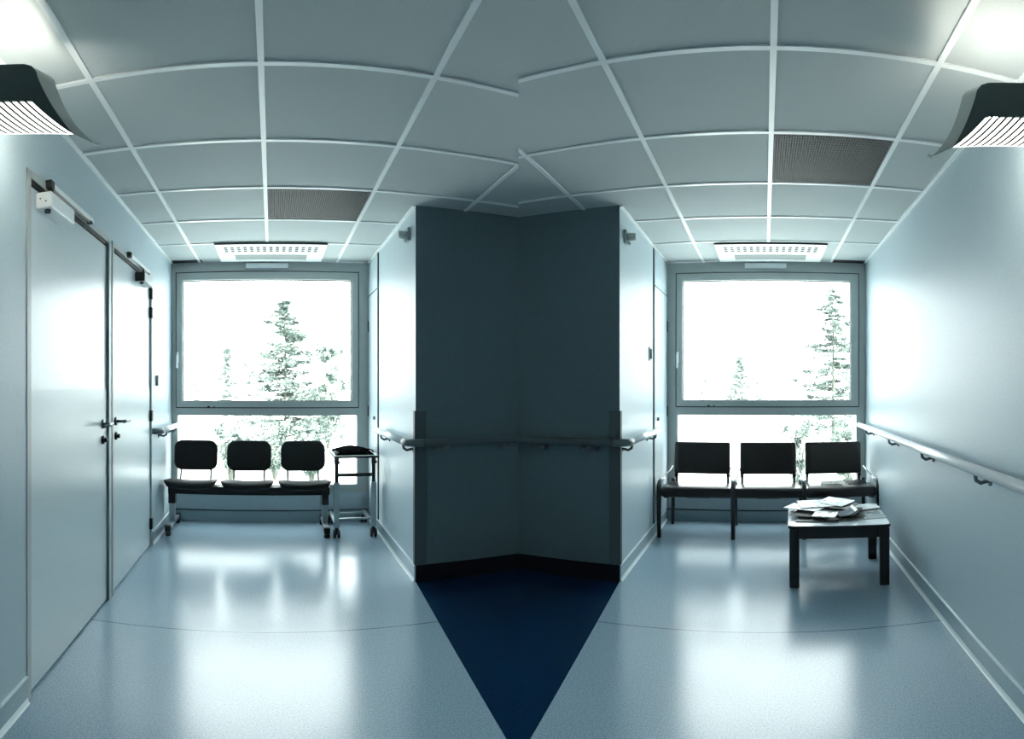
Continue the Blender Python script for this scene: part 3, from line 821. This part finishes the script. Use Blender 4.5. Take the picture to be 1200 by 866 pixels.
def magazine(Mb, x, y, z, rz, kind, label, w=.20, d=.27, thk=.006, curl=0.0, tilt=(0, 0), group=None):
    mx = Mb @ Matrix.Translation((x, y, z)) @ Matrix.Rotation(rz, 4, 'Z') @ Matrix.Rotation(tilt[0], 4, 'X') @ Matrix.Rotation(tilt[1], 4, 'Y')
    e = empty('magazine', mx, label=label, cat='magazine', group=group)
    def sheet(z0, z1, ins, m, nm):
        t = bmesh.new(); n = 10; rows = []
        for zz in (z0, z1):
            rr_ = []
            for k in range(n + 1):
                u = k / n
                X = -w / 2 + ins + (w - 2 * ins) * u
                zc = zz + curl * u ** 3
                rr_.append((t.verts.new((X, -d / 2 + ins, zc)), t.verts.new((X, d / 2 - ins, zc))))
            rows.append(rr_)
        for k in range(n):
            t.faces.new([rows[0][k][0], rows[0][k][1], rows[0][k + 1][1], rows[0][k + 1][0]])
            t.faces.new([rows[1][k][0], rows[1][k + 1][0], rows[1][k + 1][1], rows[1][k][1]])
            for q in (0, 1): t.faces.new([rows[0][k][q], rows[0][k + 1][q], rows[1][k + 1][q], rows[1][k][q]])
        for k in (0, n): t.faces.new([rows[0][k][0], rows[0][k][1], rows[1][k][1], rows[1][k][0]])
        bmesh.ops.recalc_face_normals(t, faces=t.faces)
        b = MB(); b.add(t, m); b.build(nm, parent=e)
    sheet(0, .0008, 0, covers[kind], 'back_cover')
    sheet(.0008, thk - .0008, .0015, pag, 'pages')
    sheet(thk - .0008, thk, 0, covers[kind], 'front_cover')
tm = MR @ T(TX, TY, TH_, TROT)
G = 'magazines heaped on the coffee table'
mags = [  # x, y, rz, kind, label, w, d, curl, tilt   (bottom of the heap first)
 (.175, -.06, 100, 'grey', 'grey and white magazine lying flat at the right of the heap', .21, .27, 0, (0, 0)),
 (-.13, -.12, 84, 'charcoal', 'charcoal magazine lying flat under the front left of the heap', .19, .27, 0, (0, 0)),
 (-.15, .12, 78, 'whiteprint', 'printed white magazine under the left back of the heap', .21, .28, 0, (0, 0)),
 (.02, -.09, 112, 'black', 'black magazine across the middle of the heap, lowest of the black ones', .20, .27, .006, (0, 0)),
 (.17, .10, 122, 'white', 'white magazine slanting down the right back of the heap', .13, .27, .003, (0, 0)),
 (-.16, -.05, 70, 'black', 'black magazine reaching to the left edge of the table', .20, .25, .004, (0, 0)),
 (.19, .00, 105, 'black', 'narrow black leaflet above the flat grey magazine', .045, .22, 0, (0, 0)),
 (.01, -.03, 66, 'black', 'black magazine fanned under the big open white one', .21, .28, .010, (0, 0)),
 (.055, -.115, 8, 'blue', 'slate blue booklet at the front of the heap, one side lifted', .12, .15, .040, (0, 0)),
 (-.085, -.165, 72, 'whiteprint', 'small printed leaflet on the front edge of the heap', .10, .15, .014, (0, 0)),
 (-.21, .05, 62, 'white', 'white magazine hanging over the left edge of the table', .15, .25, .002, (0, 0)),
 (.01, .09, 60, 'charcoal', 'charcoal magazine just under the topmost white magazines', .19, .26, .006, (0, 0)),
 (-.10, .12, 100, 'whiteprint', 'large open printed magazine near the top of heap', .19, .30, .008, (0, 0)),
 (.00, .15, 50, 'white', 'topmost plain white magazine peaking at the back of the heap', .17, .23, .012, (0, 0)),
]
for i_, (x, y, rz, kd, lb, w, d, curl, tilt) in enumerate(mags):
    thk = .0032; z = .0006 + .0036 * i_
    magazine(tm, x, y, z, R(rz), kd, lb, w, d, thk, curl, tilt, G)
sm = MR @ T(.035, 4.70, 0, R(.4))
magazine(sm, .54, .02, .408, R(84), 'charcoal', 'dark magazine on the right-hand seat of the vinyl bench, nearer its middle', .18, .18, .005, 0)
magazine(sm, .745, .03, .408, R(100), 'black', 'black magazine on the right-hand vinyl seat, nearest the right wall', .20, .17, .006, 0)

# ------------------------------------------------------------------ outside
b = MB(); b.box(-90, 90, -12, 120, -.42, -.32, M['ground']); b.build('ground', kind='structure')
GZ = -.32
def pt(px, dist):          # world xy for a pixel column at a distance (standing on the ground outside)
    a = (px - 607.5) / FX
    return (dist * math.sin(a), dist * math.cos(a))
def top_h(py, dist): return EYE + (Y0 - py) / FY * dist - GZ

def tri(t, p, a, b_): 
    v = [t.verts.new(p), t.verts.new(p + a), t.verts.new(p + b_)]; t.faces.new(v)
def conifer(px, dist, py_top, width, mat, label, seed, dens=1.0, low=.12, open_=.0):
    rnd = random.Random(seed); x, y = pt(px, dist); h = top_h(py_top, dist)
    e = empty('spruce_tree', Matrix.Translation((x, y, GZ)), label=label, cat='tree')
    tw = MB(); tw.tube([(0, 0, -.05), (.01, 0, h * .5), (0, 0, h * .99)], [.035 * h / 3, .022 * h / 3, .004], M['bark'], n=8)
    t = bmesh.new()
    nbr = int(78 * dens)
    for i in range(nbr):
        if rnd.random() < open_: continue
        f = ((i + rnd.random()) / nbr) ** .9
        z0 = h * (low + (1 - low) * f)
        L = (width * (1 - f) ** .75 + .04 * width) * rnd.choice((.45, .7, .9, 1.05, 1.25))
        a = rnd.uniform(0, 2 * math.pi)
        up = rnd.uniform(-.05, .30); dr = rnd.uniform(.15, .45)
        pts = [Vector((0, 0, z0))]
        for s_ in range(1, 6):
            q = s_ / 5
            pts.append(Vector((math.cos(a) * L * q, math.sin(a) * L * q, z0 + L * (up * q - dr * q * q + .22 * q ** 3))))
        tw.tube([tuple(p) for p in pts], [.010 * h / 3 * (1 - .16 * j) for j in range(6)], M['bark'], n=4)
        side = Vector((-math.sin(a), math.cos(a), 0))
        nc = int(20 + 85 * L / width)
        for c in range(nc):
            q = rnd.uniform(.10, 1.0) ** .8; j = min(4, int(q * 5)); p = pts[j].lerp(pts[j + 1], q * 5 - j)
            sp = L * .22 * (1.15 - q)
            p = p + side * rnd.gauss(0, 1) * sp + Vector((0, 0, -abs(rnd.gauss(0, .10)) * L * .5 - .01))
            sz = rnd.uniform(.030, .062) * (h / 3) ** .5 * (dist / 11)
            for m_ in range(4):
                d1 = (Vector((math.cos(a), math.sin(a), 0)) * .6 + Vector((rnd.gauss(0, 1), rnd.gauss(0, 1), rnd.gauss(-.1, .35)))).normalized() * sz * 1.5
                d2 = Vector((rnd.gauss(0, 1), rnd.gauss(0, 1), rnd.gauss(0, .6))).normalized() * sz * .5
                tri(t, p, d1, d1 * .4 + d2)
    tw.build('trunk', parent=e)
    b = MB(); b.add(t, mat); b.build('needles', parent=e)
def shrub(px, dist, py_top, py_bot, wpx, mat, label, seed, n=2600, name='shrub'):
    rnd = random.Random(seed); x, y = pt(px, dist); h = top_h(py_top, dist); w = wpx / FX * dist / 2
    e = empty(name, Matrix.Translation((x, y, GZ)), label=label, cat='shrub')
    tw = MB(); t = bmesh.new()
    tips = []
    for k in range(16):
        a = rnd.uniform(0, 2 * math.pi); r = w * rnd.uniform(.2, .85); hz = h * rnd.uniform(.45, .95)
        pts = [(0, 0, -.03), (math.cos(a) * r * .4, math.sin(a) * r * .4, hz * .5), (math.cos(a) * r, math.sin(a) * r, hz)]
        tw.tube(pts, [.016, .011, .004], M['bark'], n=5); tips.append((Vector(pts[2]), rnd.uniform(.16, .34) * max(w, .3)))
        tips.append((Vector(pts[1]), rnd.uniform(.2, .35) * max(w, .3)))
    tw.build('stems', parent=e)
    for i in range(n):
        c, rad = rnd.choice(tips); d = Vector((rnd.gauss(0, 1), rnd.gauss(0, 1), rnd.gauss(0, 1))).normalized() * rad * rnd.uniform(.5, 1.05)
        p = c + d
        if p.z < .02: continue
        sz = rnd.uniform(.025, .06) * (dist / 11)
        d1 = Vector((rnd.gauss(0, 1), rnd.gauss(0, 1), rnd.gauss(0, 1))).normalized() * sz; d2 = d1.cross(Vector((rnd.gauss(0, 1), rnd.gauss(0, 1), rnd.gauss(0, 1)))).normalized() * sz * .7
        tri(t, p, d1, d2)
    b = MB(); b.add(t, mat); b.build('leaves', parent=e)
conifer(334, 11.5, 352, 1.2, M['needle'], 'wide spruce in the middle of the left window', 3, dens=1.9, low=.08)
shrub(384, 13.6, 398, 540, 56, M['leaf'], 'round bushy tree right of the left window spruce', 5, n=14000, name='bushy_tree')
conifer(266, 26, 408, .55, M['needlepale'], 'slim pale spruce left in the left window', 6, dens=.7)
shrub(270, 9.0, 496, 540, 46, M['leaf'], 'low dark bush behind the first bench seat', 8, n=6000)
shrub(322, 9.2, 492, 545, 44, M['leaf'], 'low bush behind the middle bench seat', 9, n=6000)
shrub(365, 8.6, 492, 548, 44, M['leaf'], 'low bush behind the third bench seat', 10, n=6000)
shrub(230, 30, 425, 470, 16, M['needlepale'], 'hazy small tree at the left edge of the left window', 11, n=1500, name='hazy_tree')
conifer(976, 10.2, 338, .88, M['needle'], 'tall open-branched spruce at right of the right window', 12, dens=1.35, low=.16, open_=.12)
shrub(935, 7.9, 492, 520, 42, M['leaf'], 'low dark bush behind the middle and third vinyl seats', 13, n=6000)
shrub(990, 7.6, 490, 520, 40, M['leaf'], 'low dark bush in the lower right corner of right window', 14, n=6000)
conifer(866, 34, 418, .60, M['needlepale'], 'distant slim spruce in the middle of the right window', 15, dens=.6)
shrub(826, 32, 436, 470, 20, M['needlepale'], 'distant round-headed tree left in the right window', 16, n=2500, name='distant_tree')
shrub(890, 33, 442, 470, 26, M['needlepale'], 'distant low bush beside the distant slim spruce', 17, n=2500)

# ------------------------------------------------------------------ light
w = bpy.data.worlds.new('World'); scn.world = w; w.use_nodes = True
bg = w.node_tree.nodes['Background']; bg.inputs[0].default_value = (.94, .985, 1.0, 1); bg.inputs[1].default_value = 10.0
sun = bpy.data.lights.new('sun', 'SUN'); sun.energy = 20; sun.angle = R(3); sun.color = (1, .98, .94)
so = bpy.data.objects.new('sun', sun); COL.objects.link(so)
so.rotation_euler = (R(48), 0, R(12))      # from behind the building, over the roof

# ------------------------------------------------------------------ camera
cam = bpy.data.cameras.new('camera'); co = bpy.data.objects.new('camera', cam); COL.objects.link(co)
cam.type = 'PANO'; cam.panorama_type = 'CENTRAL_CYLINDRICAL'
cam.central_cylindrical_range_u_min = -607.5 / FX; cam.central_cylindrical_range_u_max = (1200 - 607.5) / FX
cam.central_cylindrical_range_v_min = -(866 - Y0) / FY; cam.central_cylindrical_range_v_max = Y0 / FY
cam.central_cylindrical_radius = 1.0
co.location = (0, 0, EYE); co.rotation_euler = (R(90), 0, 0)
scn.camera = co
vs = scn.view_settings
scn.display_settings.display_device = 'sRGB'
vs.view_transform = 'Standard'; vs.look = 'None'; vs.exposure = 0.0; vs.gamma = 1.0; vs.use_curve_mapping = False
scn.cycles.max_bounces = 10; scn.cycles.diffuse_bounces = 6; scn.cycles.glossy_bounces = 4; scn.cycles.transparent_max_bounces = 12
scn.cycles.use_denoising = True
